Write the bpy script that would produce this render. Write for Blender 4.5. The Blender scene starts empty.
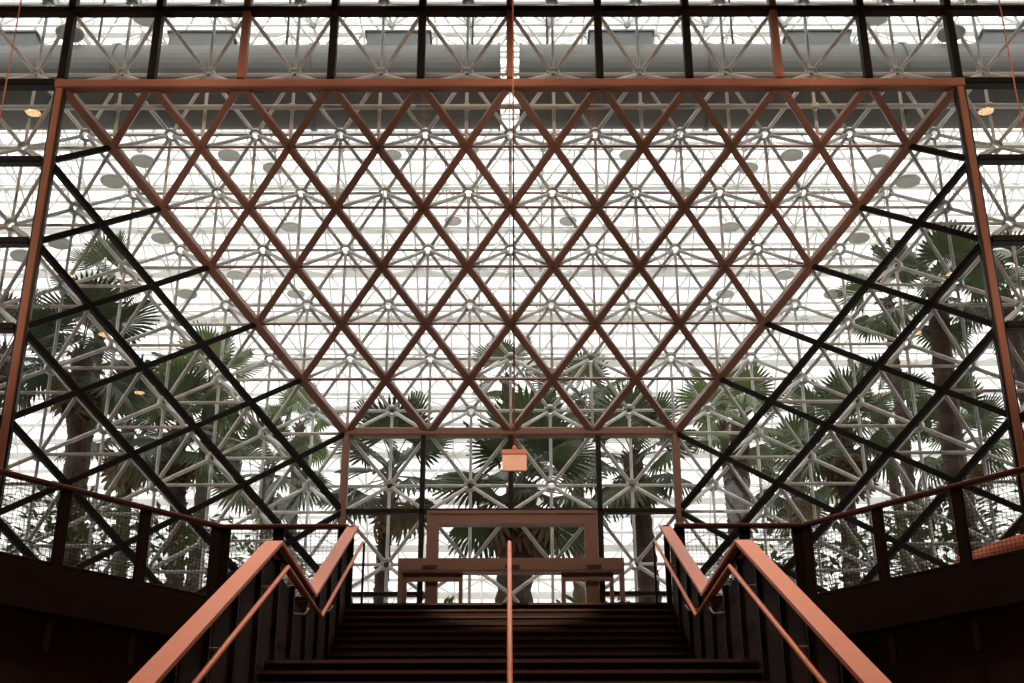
import bpy, math, random
from mathutils import Vector as V, Matrix as M

random.seed(7)
PI = math.pi
scene = bpy.context.scene
COL = scene.collection

# ------------------------------------------------------------------ render look
vs = scene.view_settings
scene.display_settings.display_device = 'sRGB'
vs.view_transform = 'Standard'
vs.look = 'None'
vs.gamma = 1.0
vs.exposure = 0.0
vs.use_curve_mapping = False
try:
    scene.cycles.transparent_max_bounces = 24
    scene.cycles.max_bounces = 8
    scene.cycles.diffuse_bounces = 4
    scene.cycles.sample_clamp_indirect = 4.0
    scene.cycles.use_denoising = True
except Exception:
    pass

# ------------------------------------------------------------------ camera
EYE = 1.6
FPX = 1394.3
PITCH = 0.43403
CAMX = -0.032
cam_d = bpy.data.cameras.new('camera')
cam = bpy.data.objects.new('camera', cam_d)
COL.objects.link(cam)
cam_d.sensor_width = 36.0
cam_d.lens = FPX / 1024 * 36.0
cam_d.clip_end = 500
cam.matrix_world = (M.Translation((CAMX, 0, EYE)) @ M.Rotation(-0.0025, 4, 'Z')
                    @ M.Rotation(PI / 2 + PITCH, 4, 'X') @ M.Rotation(-0.003, 4, 'Z'))
scene.camera = cam
CAM_INV = cam.matrix_world.inverted()


def in_view(p, margin=1.05):
    q = CAM_INV @ V(p)
    if q.z > -0.5:
        return False
    return abs(q.x / q.z) * FPX < 512 * margin and abs(q.y / q.z) * FPX < 341 * margin


def at(px, py, dist):
    """world point on the photograph's sight line at a given distance into the building"""
    d = cam.matrix_world.to_3x3() @ V(((px - 512) / FPX, (341.5 - py) / FPX, -1))
    return V((CAMX, 0, EYE)) + d * (dist / d.y)


# ------------------------------------------------------------------ materials
def mat(name, col, rough=0.5, metal=0.0, noise=0.0, scale=8.0, spec=0.5, bump=0.0, trans=0.0):
    m = bpy.data.materials.new(name)
    m.use_nodes = True
    nt = m.node_tree
    b = nt.nodes['Principled BSDF']
    b.inputs['Roughness'].default_value = rough
    b.inputs['Metallic'].default_value = metal
    b.inputs['Specular IOR Level'].default_value = spec
    b.inputs['Base Color'].default_value = (*col, 1)
    if noise or bump:
        tc = nt.nodes.new('ShaderNodeTexCoord')
        n = nt.nodes.new('ShaderNodeTexNoise')
        n.inputs['Scale'].default_value = scale
        n.inputs['Detail'].default_value = 4
        nt.links.new(tc.outputs['Object'], n.inputs['Vector'])
        r = nt.nodes.new('ShaderNodeMapRange')
        r.inputs['To Min'].default_value = 1 - noise
        r.inputs['To Max'].default_value = 1 + noise
        nt.links.new(n.outputs['Fac'], r.inputs['Value'])
        mx = nt.nodes.new('ShaderNodeMix')
        mx.data_type = 'RGBA'
        mx.blend_type = 'MULTIPLY'
        mx.inputs[0].default_value = 1
        mx.inputs[6].default_value = (*col, 1)
        nt.links.new(r.outputs['Result'], mx.inputs[7])
        nt.links.new(mx.outputs[2], b.inputs['Base Color'])
        if bump:
            bp = nt.nodes.new('ShaderNodeBump')
            bp.inputs['Strength'].default_value = bump
            bp.inputs['Distance'].default_value = 0.02
            nt.links.new(n.outputs['Fac'], bp.inputs['Height'])
            nt.links.new(bp.outputs['Normal'], b.inputs['Normal'])
    if trans:
        out = nt.nodes['Material Output']
        t = nt.nodes.new('ShaderNodeBsdfTranslucent')
        t.inputs['Color'].default_value = (col[0] * 1.3, col[1] * 1.5, col[2] * 0.9, 1)
        mxs = nt.nodes.new('ShaderNodeMixShader')
        mxs.inputs[0].default_value = trans
        nt.links.new(b.outputs[0], mxs.inputs[1])
        nt.links.new(t.outputs[0], mxs.inputs[2])
        nt.links.new(mxs.outputs[0], out.inputs['Surface'])
    return m


def emit_mat(name, col, strength):
    m = bpy.data.materials.new(name)
    m.use_nodes = True
    b = m.node_tree.nodes['Principled BSDF']
    b.inputs['Base Color'].default_value = (*col, 1)
    b.inputs['Emission Color'].default_value = (*col, 1)
    b.inputs['Emission Strength'].default_value = strength
    return m


def glass_mat(name, tint, frost=0.0, refl=1.0):
    m = bpy.data.materials.new(name)
    m.use_nodes = True
    nt = m.node_tree
    nt.nodes.clear()
    out = nt.nodes.new('ShaderNodeOutputMaterial')
    tr = nt.nodes.new('ShaderNodeBsdfTransparent')
    tr.inputs['Color'].default_value = (*tint, 1)
    gl = nt.nodes.new('ShaderNodeBsdfGlossy')
    gl.inputs['Roughness'].default_value = 0.015
    lw = nt.nodes.new('ShaderNodeLayerWeight')
    p = nt.nodes.new('ShaderNodeMath'); p.operation = 'POWER'; p.inputs[1].default_value = 5
    k = nt.nodes.new('ShaderNodeMath'); k.operation = 'MULTIPLY_ADD'
    lw.inputs['Blend'].default_value = 0.5
    k.inputs[1].default_value = 0.9 * refl
    k.inputs[2].default_value = 0.07 * refl
    nt.links.new(lw.outputs['Facing'], p.inputs[0])
    nt.links.new(p.outputs[0], k.inputs[0])
    mx = nt.nodes.new('ShaderNodeMixShader')
    nt.links.new(k.outputs[0], mx.inputs[0])
    nt.links.new(tr.outputs[0], mx.inputs[1])
    nt.links.new(gl.outputs[0], mx.inputs[2])
    last = mx
    if frost:
        df = nt.nodes.new('ShaderNodeBsdfTranslucent')
        df.inputs['Color'].default_value = (0.92, 0.95, 0.93, 1)
        m2 = nt.nodes.new('ShaderNodeMixShader')
        m2.inputs[0].default_value = frost
        nt.links.new(mx.outputs[0], m2.inputs[1])
        nt.links.new(df.outputs[0], m2.inputs[2])
        last = m2
    nt.links.new(last.outputs[0], out.inputs['Surface'])
    return m


MT = {
    'bronze': mat('bronze_paint', (0.30, 0.172, 0.138), 0.45, 0.0, 0.10, 3.0),
    'column': mat('warm_lit_frame_brown', (0.50, 0.225, 0.155), 0.5, 0.0, 0.08, 3.0),  # frame brown with warm lamp light put into the colour
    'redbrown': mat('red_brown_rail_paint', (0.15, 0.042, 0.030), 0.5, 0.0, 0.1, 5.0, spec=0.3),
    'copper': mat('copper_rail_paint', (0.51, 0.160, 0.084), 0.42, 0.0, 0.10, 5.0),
    'black': mat('shade_black_metal', (0.012, 0.009, 0.008), 0.55, 0.0, 0.15, 4.0, spec=0.25),  # shade of the mullions put into the colour; also plain black posts
    'darkbrown': mat('dark_brown_metal', (0.024, 0.011, 0.008), 0.7, 0.0, 0.15, 4.0, spec=0.15),
    'wall': mat('dark_plaster', (0.20, 0.11, 0.085), 0.8, 0.0, 0.2, 1.5),
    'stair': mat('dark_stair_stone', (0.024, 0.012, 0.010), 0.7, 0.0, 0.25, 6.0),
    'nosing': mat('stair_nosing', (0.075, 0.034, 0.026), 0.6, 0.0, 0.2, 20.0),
    'floor': mat('dark_floor_tile', (0.05, 0.033, 0.027), 0.5, 0.0, 0.25, 2.0),
    'soil': mat('bounce_pale_paving', (0.46, 0.44, 0.40), 0.8, 0.0, 0.2, 1.2, bump=0.2),  # unseen ground made pale to bounce light up onto the struts
    'white': mat('white_steel_paint', (0.74, 0.75, 0.73), 0.45, 0.0, 0.05, 2.0),
    'hub': mat('white_steel_hub', (0.60, 0.62, 0.60), 0.4, 0.1, 0.08, 10.0),
    'roofsteel': mat('glare_pale_roof_steel', (0.88, 0.88, 0.86), 0.5, 0.0, 0.04, 2.0),  # paler copy of the white steel, far glare put into the colour
    'purlin': mat('white_purlin', (0.90, 0.90, 0.88), 0.6, 0.0, 0.05, 1.0),
    'duct': mat('galvanised_duct', (0.15, 0.148, 0.132), 0.55, 0.3, 0.15, 3.0),
    'ductbox': mat('grey_air_box', (0.24, 0.25, 0.25), 0.6, 0.1, 0.1, 3.0),
    'dish': mat('grey_lamp_dish', (0.62, 0.62, 0.58), 0.5, 0.0, 0.05, 4.0),
    'trunk': mat('palm_trunk', (0.060, 0.036, 0.027), 0.9, 0.0, 0.5, 9.0, bump=0.8),
    'skirt': mat('dry_palm_skirt', (0.19, 0.13, 0.075), 0.9, 0.0, 0.4, 6.0, trans=0.25),
    'leaf': mat('fan_palm_leaf', (0.070, 0.086, 0.046), 0.5, 0.0, 0.35, 3.0, trans=0.22),
    'leaf2': mat('fan_palm_leaf_pale', (0.105, 0.135, 0.060), 0.5, 0.0, 0.35, 3.0, trans=0.25),
    'leaf3': mat('dark_palm_leaf', (0.052, 0.064, 0.040), 0.5, 0.0, 0.35, 3.0, trans=0.18),
    'shrub': mat('shrub_leaf', (0.105, 0.115, 0.060), 0.6, 0.0, 0.4, 2.0, trans=0.2),
    'sign': mat('pale_pink_sign', (0.85, 0.56, 0.48), 0.5, 0.0, 0.08, 8.0),
    'cushion': mat('orange_upholstery', (0.48, 0.15, 0.08), 0.7, 0.0, 0.15, 12.0),
    'sensor': mat('black_plastic', (0.008, 0.008, 0.009), 0.4),
    'lamp': emit_mat('warm_lamp', (1.0, 0.62, 0.30), 16.0),
    'glass': glass_mat('clear_glass', (0.965, 0.965, 0.955)),
    'roofglass': glass_mat('fritted_roof_glass', (0.985, 0.985, 0.98), frost=0.15, refl=0.3),
}


# ------------------------------------------------------------------ mesh builder
class MB:
    def __init__(self):
        self.v, self.f = [], []

    def add(self, vs_, fs_):
        o = len(self.v)
        self.v += [tuple(p) for p in vs_]
        self.f += [tuple(i + o for i in q) for q in fs_]
        return self

    def box(self, x0, x1, y0, y1, z0, z1):
        return self.add([(x0, y0, z0), (x1, y0, z0), (x1, y1, z0), (x0, y1, z0),
                         (x0, y0, z1), (x1, y0, z1), (x1, y1, z1), (x0, y1, z1)],
                        [(3, 2, 1, 0), (4, 5, 6, 7), (0, 1, 5, 4), (1, 2, 6, 5), (2, 3, 7, 6), (3, 0, 4, 7)])

    def bar(self, p, q, w, d, nrm, ch=0.12):
        """bar from p to q, width w across, depth d along nrm, chamfered edges"""
        p, q, n = V(p), V(q), V(nrm)
        t = (q - p).normalized()
        n = (n - t * n.dot(t)).normalized()
        s = t.cross(n)
        c = min(w, d) * ch
        pr = [(-w / 2, -d / 2 + c), (-w / 2 + c, -d / 2), (w / 2 - c, -d / 2), (w / 2, -d / 2 + c),
              (w / 2, d / 2 - c), (w / 2 - c, d / 2), (-w / 2 + c, d / 2), (-w / 2, d / 2 - c)]
        vs_ = [p + s * a + n * b for a, b in pr] + [q + s * a + n * b for a, b in pr]
        fs_ = [(i, (i + 1) % 8, 8 + (i + 1) % 8, 8 + i) for i in range(8)]
        fs_ += [tuple(range(7, -1, -1)), tuple(range(8, 16))]
        return self.add(vs_, fs_)

    def tube(self, pts, r, n=8, caps=True):
        pts = [V(p) for p in pts]
        rs = r if isinstance(r, (list, tuple)) else [r] * len(pts)
        o = len(self.v)
        up = None
        for i, p in enumerate(pts):
            a = pts[max(i - 1, 0)]
            b = pts[min(i + 1, len(pts) - 1)]
            t = (b - a).normalized()
            if up is None:
                up = V((0, 0, 1)) if abs(t.z) < 0.9 else V((1, 0, 0))
            s = t.cross(up).normalized()
            u = s.cross(t).normalized()
            up = u
            for k in range(n):
                g = 2 * PI * k / n
                self.v.append(tuple(p + s * (rs[i] * math.cos(g)) + u * (rs[i] * math.sin(g))))
        for i in range(len(pts) - 1):
            for k in range(n):
                a, b = o + i * n + k, o + i * n + (k + 1) % n
                self.f.append((a, b, b + n, a + n))
        if caps:
            self.f.append(tuple(o + k for k in range(n - 1, -1, -1)))
            self.f.append(tuple(o + (len(pts) - 1) * n + k for k in range(n)))
        return self

    def lathe(self, prof, n=24, axis='Z', loc=(0, 0, 0), close=False):
        """prof: list of (radius, height)"""
        o = len(self.v)
        L = V(loc)
        for r, h in prof:
            for k in range(n):
                g = 2 * PI * k / n
                c, s = r * math.cos(g), r * math.sin(g)
                p = {'Z': (c, s, h), 'X': (h, c, s), 'Y': (s, h, c)}[axis]
                self.v.append(tuple(L + V(p)))
        m = len(prof)
        for i in range(m if close else m - 1):
            j = (i + 1) % m
            for k in range(n):
                a, b = o + i * n + k, o + i * n + (k + 1) % n
                c, d = o + j * n + (k + 1) % n, o + j * n + k
                self.f.append((a, b, c, d))
        return self

    def prism(self, poly, z0, z1):
        n = len(poly)
        return self.add([(x, y, z0) for x, y in poly] + [(x, y, z1) for x, y in poly],
                        [tuple(range(n - 1, -1, -1)), tuple(range(n, 2 * n))]
                        + [(i, (i + 1) % n, n + (i + 1) % n, n + i) for i in range(n)])

    def mesh(self, name, m, smooth=False):
        me = bpy.data.meshes.new(name)
        me.from_pydata(self.v, [], self.f)
        me.materials.append(m)
        if smooth:
            me.polygons.foreach_set('use_smooth', [True] * len(me.polygons))
        me.update()
        return me

    def build(self, name, m, parent=None, smooth=False):
        return link(name, self.mesh(name, m, smooth), parent)


def link(name, data, parent=None):
    o = bpy.data.objects.new(name, data)
    COL.objects.link(o)
    if parent is not None:
        o.parent = parent
    return o


def tag(o, label=None, cat=None, group=None, kind=None):
    for k, v in (('label', label), ('category', cat), ('group', group), ('kind', kind)):
        if v:
            o[k] = v
    return o


def thing(name, label, cat, loc=(0, 0, 0), rz=0.0, group=None, kind=None):
    o = bpy.data.objects.new(name, None)
    COL.objects.link(o)
    o.location = loc
    o.rotation_euler = (0, 0, rz)
    o.empty_display_size = 0.2
    return tag(o, label, cat, group, kind)


def struct(name, label=None, cat=None):
    return thing(name, label, cat, kind='structure')


def smooth_by_normals(o):
    return o


# ------------------------------------------------------------------ building grid
B = 1.49
Y0 = 12.8893 * B            # front glass plane
Z0 = EYE + 9.1372 * B       # head of the sloping glass
ZF = Z0 - 6 * B - 0.07      # upper floor
GF = ZF                     # garden ground


def W(x, d, h):
    return V((x * B, Y0 + d * B, Z0 + h * B))


def recess(x, h):
    if h >= 0:
        return 0.0
    return max(0.0, min(-h, 5 - abs(x), 3.0))


SKY_HORIZON, SKY_ZENITH = 1.12, 5.6
# world: bright overcast sky, darker towards the ground
w = bpy.data.worlds.new('overcast_sky')
scene.world = w
w.use_nodes = True
nt = w.node_tree
bg = nt.nodes['Background']
tc = nt.nodes.new('ShaderNodeTexCoord')
sp = nt.nodes.new('ShaderNodeSeparateXYZ')
nt.links.new(tc.outputs['Generated'], sp.inputs[0])
mx0 = nt.nodes.new('ShaderNodeMath'); mx0.operation = 'MAXIMUM'; mx0.inputs[1].default_value = 0.0
nt.links.new(sp.outputs['Z'], mx0.inputs[0])
pw = nt.nodes.new('ShaderNodeMath'); pw.operation = 'POWER'; pw.inputs[1].default_value = 1.8
nt.links.new(mx0.outputs[0], pw.inputs[0])
ml = nt.nodes.new('ShaderNodeMath'); ml.operation = 'MULTIPLY_ADD'
ml.inputs[1].default_value = SKY_ZENITH - SKY_HORIZON
ml.inputs[2].default_value = SKY_HORIZON
nt.links.new(pw.outputs[0], ml.inputs[0])
gr = nt.nodes.new('ShaderNodeMapRange')       # the ground beyond the building is darker than the sky
gr.inputs['From Min'].default_value = -0.08
gr.inputs['From Max'].default_value = 0.03
gr.inputs['To Min'].default_value = 0.3
gr.inputs['To Max'].default_value = 1.0
nt.links.new(sp.outputs['Z'], gr.inputs['Value'])
m3 = nt.nodes.new('ShaderNodeMath'); m3.operation = 'MULTIPLY'
nt.links.new(ml.outputs[0], m3.inputs[0])
nt.links.new(gr.outputs['Result'], m3.inputs[1])
nt.links.new(m3.outputs[0], bg.inputs['Strength'])
bg.inputs['Color'].default_value = (1.0, 1.0, 0.985, 1)

# ------------------------------------------------------------------ room shell
LX = 13.0
STX = 2.15                  # stair half width
D1, D2, D3 = 12.1, 12.1 * 1.195, 12.1 * 1.5
ZL = EYE + 2.571            # landing
NUP = 13
TREAD = (D3 - D2) / NUP
RUP = (ZF - ZL) / NUP
GX = 3.92                   # corner of the balcony guard
ZC = Z0 + 2 * B             # lobby ceiling
EDGE = D3


def sgn_poly(p, s):
    q = [(x * s, y) for x, y in p]
    return q if s > 0 else q[::-1]


tag(MB().box(-LX, LX, -8, 24.2, -0.3, 0).build('floor', MT['floor']), kind='structure')
tag(MB().box(-LX, LX, -8, Y0 + 0.1, ZC, ZC + 0.3).build('ceiling', MT['wall']), kind='structure')
tag(MB().box(-LX, LX, -8.3, -8, -0.3, ZC + 0.3).build('wall_back', MT['wall']), kind='structure')
tag(MB().box(-LX - 0.3, -LX, -8.3, Y0 + 0.1, -0.3, ZC + 0.3).build('wall_left', MT['wall']), kind='structure')
tag(MB().box(LX, LX + 0.3, -8.3, Y0 + 0.1, -0.3, ZC + 0.3).build('wall_right', MT['wall']), kind='structure')

# upper floor slab: landing before the doors and the two balcony wings
ex = LX
poly_r = [(STX, EDGE), (GX, EDGE), (ex, EDGE - (ex - GX)), (ex, Y0 + 0.12), (5 * B, Y0 + 0.12), (2 * B, Y0 + 3 * B + 0.12)]
slab = MB()
for s in (1, -1):
    slab.prism(sgn_poly(poly_r, s), ZF - 0.48, ZF)
slab.prism([(-STX, EDGE), (STX, EDGE), (2 * B, Y0 + 3 * B + 0.12), (-2 * B, Y0 + 3 * B + 0.12)], ZF - 0.48, ZF)
tag(slab.build('floor_2', MT['floor']), kind='structure')
# fascia boards on the slab edges and the recessed walls below
for s, nm in ((-1, 'left'), (1, 'right')):
    a = V((s * GX, EDGE, 0)); b = V((s * ex, EDGE - (ex - GX), 0))
    nrm = V((-s, -1, 0)).normalized()
    fb = MB()
    fb.bar(a + V((0, 0, ZF - 0.25)) + nrm * 0.03, b + V((0, 0, ZF - 0.25)) + nrm * 0.03, 0.56, 0.06, nrm, 0.05)
    fb.bar(V((s * STX, EDGE - 0.03, ZF - 0.25)), V((s * (GX + 0.02), EDGE - 0.03, ZF - 0.25)), 0.56, 0.06, (0, -1, 0), 0.05)
    tag(fb.build('trim_1' if s < 0 else 'trim_2', MT['darkbrown']), kind='structure')
    wl = MB()
    off = V((s * 0.28, 0.28, 0))
    p1 = V((s * STX, EDGE + 0.4, 0)); p2 = a + off; p2.y = EDGE + 0.4; p3 = b + off
    for u, v_ in ((p1, p2), (p2, p3)):
        t = (v_ - u).normalized(); n = t.cross(V((0, 0, 1))) * 0.1
        wl.prism([(q.x, q.y) for q in (u - n, v_ - n, v_ + n, u + n)], 0, ZF - 0.48)
    tag(wl.build('wall_under_' + nm, MT['wall']), kind='structure')

# ------------------------------------------------------------------ glazing
def glass_panel(name, polys, parent):
    g = MB()
    for p in polys:
        g.add(p, [tuple(range(len(p)))])
    return g.build(name, MT['glass'], parent)


NS = V((0, -1, -1)).normalized()     # normal of the sloping glass, towards the stairs
# --- the sloping diamond lattice
win = struct('window_1', 'large sloping trapezoid window of brown diamond lattice above the doors', 'window')
glass_panel('glass_pane', [[W(-5, 0, 0) - NS * 0.05, W(5, 0, 0) - NS * 0.05, W(2, 3, -3) - NS * 0.05, W(-2, 3, -3) - NS * 0.05]], win)
LW, LD = 0.12, 0.16
for i in range(-5, 6):
    for sx in (1, -1):
        # diagonal from the head node i running down in direction sx
        n = 6
        if sx > 0 and i >= 0 or sx < 0 and i <= 0:
            n = min(6, int(round((5 - abs(i)))))     # until it meets the edge
        n = min(n, 6)
        if (i == -5 and sx > 0) or (i == 5 and sx < 0):
            continue
        if n <= 0:
            continue
        MB().bar(W(i, 0, 0), W(i + sx * n / 2, n / 2, -n / 2), LW, LD, NS).build('diagonal_mullion', MT['bronze'], win)
for r in range(1, 6):
    hw = 5 - r / 2
    MB().bar(W(-hw, r / 2, -r / 2), W(hw, r / 2, -r / 2), 0.04, 0.06, NS).build('glazing_bar', MT['bronze'], win)
MB().bar(W(-5, 0, 0), W(-2, 3, -3), 0.145, 0.2, NS).build('raking_rail', MT['bronze'], win)
MB().bar(W(5, 0, 0), W(2, 3, -3), 0.145, 0.2, NS).build('raking_rail', MT['bronze'], win)
MB().bar(W(-5.05, 0, -0.02), W(5.05, 0, -0.02), 0.16, 0.2, (0, -1, 0)).build('head_rail', MT['column'], win)
MB().bar(W(-2, 3, -3), W(2, 3, -3), 0.15, 0.22, (0, -1, 0)).build('bottom_rail', MT['bronze'], win)

# --- side windows standing at 45 degrees
for s, nm, lab in ((-1, 'window_2', 'tall triangular window of black diamond mullions left of the stairs'),
                   (1, 'window_3', 'tall triangular window of black diamond mullions right of the stairs')):
    sw = struct(nm, lab, 'window')
    nr = V((-s, -1, 0)).normalized()
    bk = -nr * 0.05
    glass_panel('glass_pane', [[W(s * 5, 0, 0) + bk, W(s * 2, 3, -3) + bk, W(s * 2, 3, -6) + bk, W(s * 5, 0, -6) + bk]], sw)

    def sp_(r, k):
        return W(s * (5 - r / 2), r / 2, k)
    # falling away from the column towards the doors: from (0,k) down
    for k in range(-1, -6, -1):
        n = min(6, int((k + 6) * 2))
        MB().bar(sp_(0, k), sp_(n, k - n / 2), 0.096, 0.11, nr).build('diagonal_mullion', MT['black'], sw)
    # rising away from the column until the raking edge
    for k in range(-1, -7, -1):
        n = min(6, int(-k))              # meets the raking edge where k + n/2 = -n/2
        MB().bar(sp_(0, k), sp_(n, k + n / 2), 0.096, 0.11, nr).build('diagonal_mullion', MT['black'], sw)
    for r0 in (2, 4):                    # those starting on the sill
        n = 6 - r0
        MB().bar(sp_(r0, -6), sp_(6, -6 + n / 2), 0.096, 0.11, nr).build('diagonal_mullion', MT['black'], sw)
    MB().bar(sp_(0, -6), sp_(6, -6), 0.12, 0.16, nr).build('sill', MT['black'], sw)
    c = MB()
    c.bar(W(s * 5, 0, 0.05), W(s * 5, 0, -6.02), 0.118, 0.14, (0, -1, 0))
    c.build('corner_column', MT['column'], sw)
    c = MB()
    c.bar(W(s * 5 - 0.052, 0, 0) + V((0, 0.02, 0)), W(s * 5 - 0.052, 0, -6.02) + V((0, 0.02, 0)), 0.035, 0.1, (0, -1, 0))
    c.bar(W(s * 5 + 0.052, 0, 0) + V((0, 0.02, 0)), W(s * 5 + 0.052, 0, -6.02) + V((0, 0.02, 0)), 0.035, 0.1, (0, -1, 0))
    c.build('gasket', MT['sensor'], sw)

# --- front wall above the head rail and beyond the columns
fw = struct('window_4', 'band of square panes in dark mullions along the top of the photo', 'window')
XF = 8
glass_panel('glass_pane', [[W(-XF, 0.04, 0), W(XF, 0.04, 0), W(XF, 0.04, 2), W(-XF, 0.04, 2)]], fw)
for i in range(-XF, XF + 1):
    m = MT['column'] if i in (-3, 0, 3) else MT['black']  # three mullions carry orange lamp light in their colour, the rest shade
    MB().bar(W(i, 0, 0.05), W(i, 0, 2), 0.125, 0.20, (0, -1, 0)).build('vertical_mullion', m, fw)
    if i == 0:
        continue
MB().bar(W(-XF, 0, 1), W(XF, 0, 1), 0.11, 0.2, (0, -1, 0)).build('transom', MT['darkbrown'], fw)
for s in (-1, 1):
    MB().bar(W(s * 5.07, 0, 0), W(s * XF, 0, 0), 0.13, 0.2, (0, -1, 0)).build('transom', MT['black'], fw)
for s, nm, lab in ((-1, 'window_5', 'square paned front glazing left of the left orange column'),
                   (1, 'window_6', 'square paned front glazing right of the right orange column')):
    ow = struct(nm, lab, 'window')
    glass_panel('glass_pane', [[W(s * 5, 0.04, -6), W(s * XF, 0.04, -6), W(s * XF, 0.04, 0), W(s * 5, 0.04, 0)]], ow)
    for k in range(-6, 0):
        MB().bar(W(s * 5.07, 0, k), W(s * XF, 0, k), 0.12, 0.18, (0, -1, 0)).build('transom', MT['black'], ow)
    for i in range(6, XF + 1):
        MB().bar(W(s * i, 0, -6), W(s * i, 0, 0), 0.12, 0.18, (0, -1, 0)).build('vertical_mullion', MT['black'], ow)
# outer returns closing the front wall to the side walls
for s, nm in ((-1, 'wall_front_left'), (1, 'wall_front_right')):
    x0, x1 = sorted((s * XF * B, s * LX))
    tag(MB().box(x0, x1, Y0 - 0.05, Y0 + 0.1, 0, ZC).build(nm, MT['wall']), kind='structure')

# --- door wall
dw = struct('window_7', 'wall of square panes in dark mullions around the sliding doors', 'window')
zfl = (ZF - Z0) / B
glass_panel('glass_pane', [[W(-2, 3.04, -3), W(2, 3.04, -3), W(2, 3.04, -4), W(-2, 3.04, -4)],
                           [W(-2, 3.04, -4), W(-1, 3.04, -4), W(-1, 3.04, zfl), W(-2, 3.04, zfl)],
                           [W(1, 3.04, -4), W(2, 3.04, -4), W(2, 3.04, zfl), W(1, 3.04, zfl)]], dw)
for s in (-1, 1):
    MB().bar(W(s * 2, 3, -2.97), W(s * 2, 3, zfl), 0.13, 0.2, (0, -1, 0)).build('jamb', MT['bronze'], dw)
    MB().bar(W(s * 1.06, 3, -3.04), W(s * 1.06, 3, zfl), 0.09, 0.16, (0, -1, 0)).build('vertical_mullion', MT['black'], dw)
    MB().bar(W(s * 1.08, 3, -5), W(s * 1.96, 3, -5), 0.07, 0.14, (0, -1, 0)).build('transom', MT['black'], dw)
MB().bar(W(0, 3, -3.04), W(0, 3, -4), 0.09, 0.16, (0, -1, 0)).build('vertical_mullion', MT['black'], dw)
MB().bar(W(-1.96, 3, -4), W(1.96, 3, -4), 0.08, 0.16, (0, -1, 0)).build('transom', MT['black'], dw)

# --- sliding doors
YD = Y0 + 3 * B
zt = Z0 - 4 * B
dr = struct('door_1', 'brown framed automatic sliding glass doors at the top of the stairs', 'door')
f = MB()
XD0, XD1 = -1.48, 1.52
f.box(XD0, XD0 + 0.21, YD - 0.14, YD + 0.1, ZF, zt - 0.02)
f.box(XD1 - 0.23, XD1, YD - 0.14, YD + 0.1, ZF, zt - 0.02)
f.box(XD0 + 0.21, XD1 - 0.23, YD - 0.14, YD + 0.1, zt - 0.26, zt - 0.02)
f.box(XD0 + 0.05, XD1 - 0.05, YD - 0.165, YD - 0.14, zt - 0.09, zt - 0.04)
f.build('door_frame', MT['bronze'], dr)
hz0 = at(512, 571, YD - 0.3).z
hz1 = at(512, 558.8, YD - 0.3).z
h = MB()
h.box(-1.94, 1.94, YD - 0.36, YD - 0.12, hz0, hz1)
h.box(-1.92, 1.92, YD - 0.345, YD - 0.14, hz0 - 0.03, hz0)
h.build('header', MT['bronze'], dr)
for x in (-1.40, 0.02, 1.42):
    MB().box(x - 0.125, x + 0.125, YD - 0.39, YD - 0.36, hz0 + 0.03, hz0 + 0.085).build('motion_sensor', MT['sensor'], dr)
glass_panel('transom_glass', [[(XD0 + 0.21, YD, hz1), (XD1 - 0.23, YD, hz1), (XD1 - 0.23, YD, zt - 0.26), (XD0 + 0.21, YD, zt - 0.26)]], dr)
for x in (-1.90, 1.90):
    MB().box(x - 0.04, x + 0.04, YD - 0.33, YD - 0.16, ZF, hz0).build('side_post', MT['bronze'], dr)
for s, xa, xb in ((-1, -1.86, -0.83), (1, 0.86, 1.76)):
    lf = thing('door_leaf', None, None)
    lf.parent = dr
    yl = YD - 0.22
    m = MB()
    m.box(xa, xb, yl - 0.025, yl + 0.025, hz0 - 0.16, hz0 - 0.032)
    xi = xb if s < 0 else xa
    m.box(min(xi, xi - s * -0.07), max(xi, xi - s * -0.07), yl - 0.025, yl + 0.025, ZF + 0.02, hz0 - 0.16)
    xo = xa if s < 0 else xb
    m.box(min(xo, xo - s * 0.07), max(xo, xo - s * 0.07), yl - 0.025, yl + 0.025, ZF + 0.02, hz0 - 0.16)
    m.box(xa, xb, yl - 0.024, yl + 0.024, ZF + 0.02, ZF + 0.2)
    m.build('leaf_frame', MT['bronze'], lf)
    glass_panel('leaf_glass', [[(xa, yl, ZF + 0.2), (xb, yl, ZF + 0.2), (xb, yl, hz0 - 0.16), (xa, yl, hz0 - 0.16)]], lf)

# ------------------------------------------------------------------ space frames
def build_strut_mesh():
    return MB().tube([(0, 0, 0), (0, 0, 1)], 1.0, 8).mesh('strut', MT['white'], True)


STRUT = build_strut_mesh()
STRUT_R = STRUT.copy()
STRUT_R.materials[0] = MT['roofsteel']
hb = MB()
hb.lathe([(0.072, -0.06), (0.105, -0.065), (0.122, -0.03), (0.122, 0.03), (0.105, 0.065), (0.072, 0.06)], 12, 'Z', close=True)
HUB = hb.mesh('hub', MT['hub'], True)


def strut_obj(p, q, r, parent, me):
    o = link('strut', me, parent)
    d = q - p
    o.matrix_world = M.Translation(p) @ d.to_track_quat('Z', 'Y').to_matrix().to_4x4() @ M.Diagonal((r, r, d.length, 1))
    return o


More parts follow.
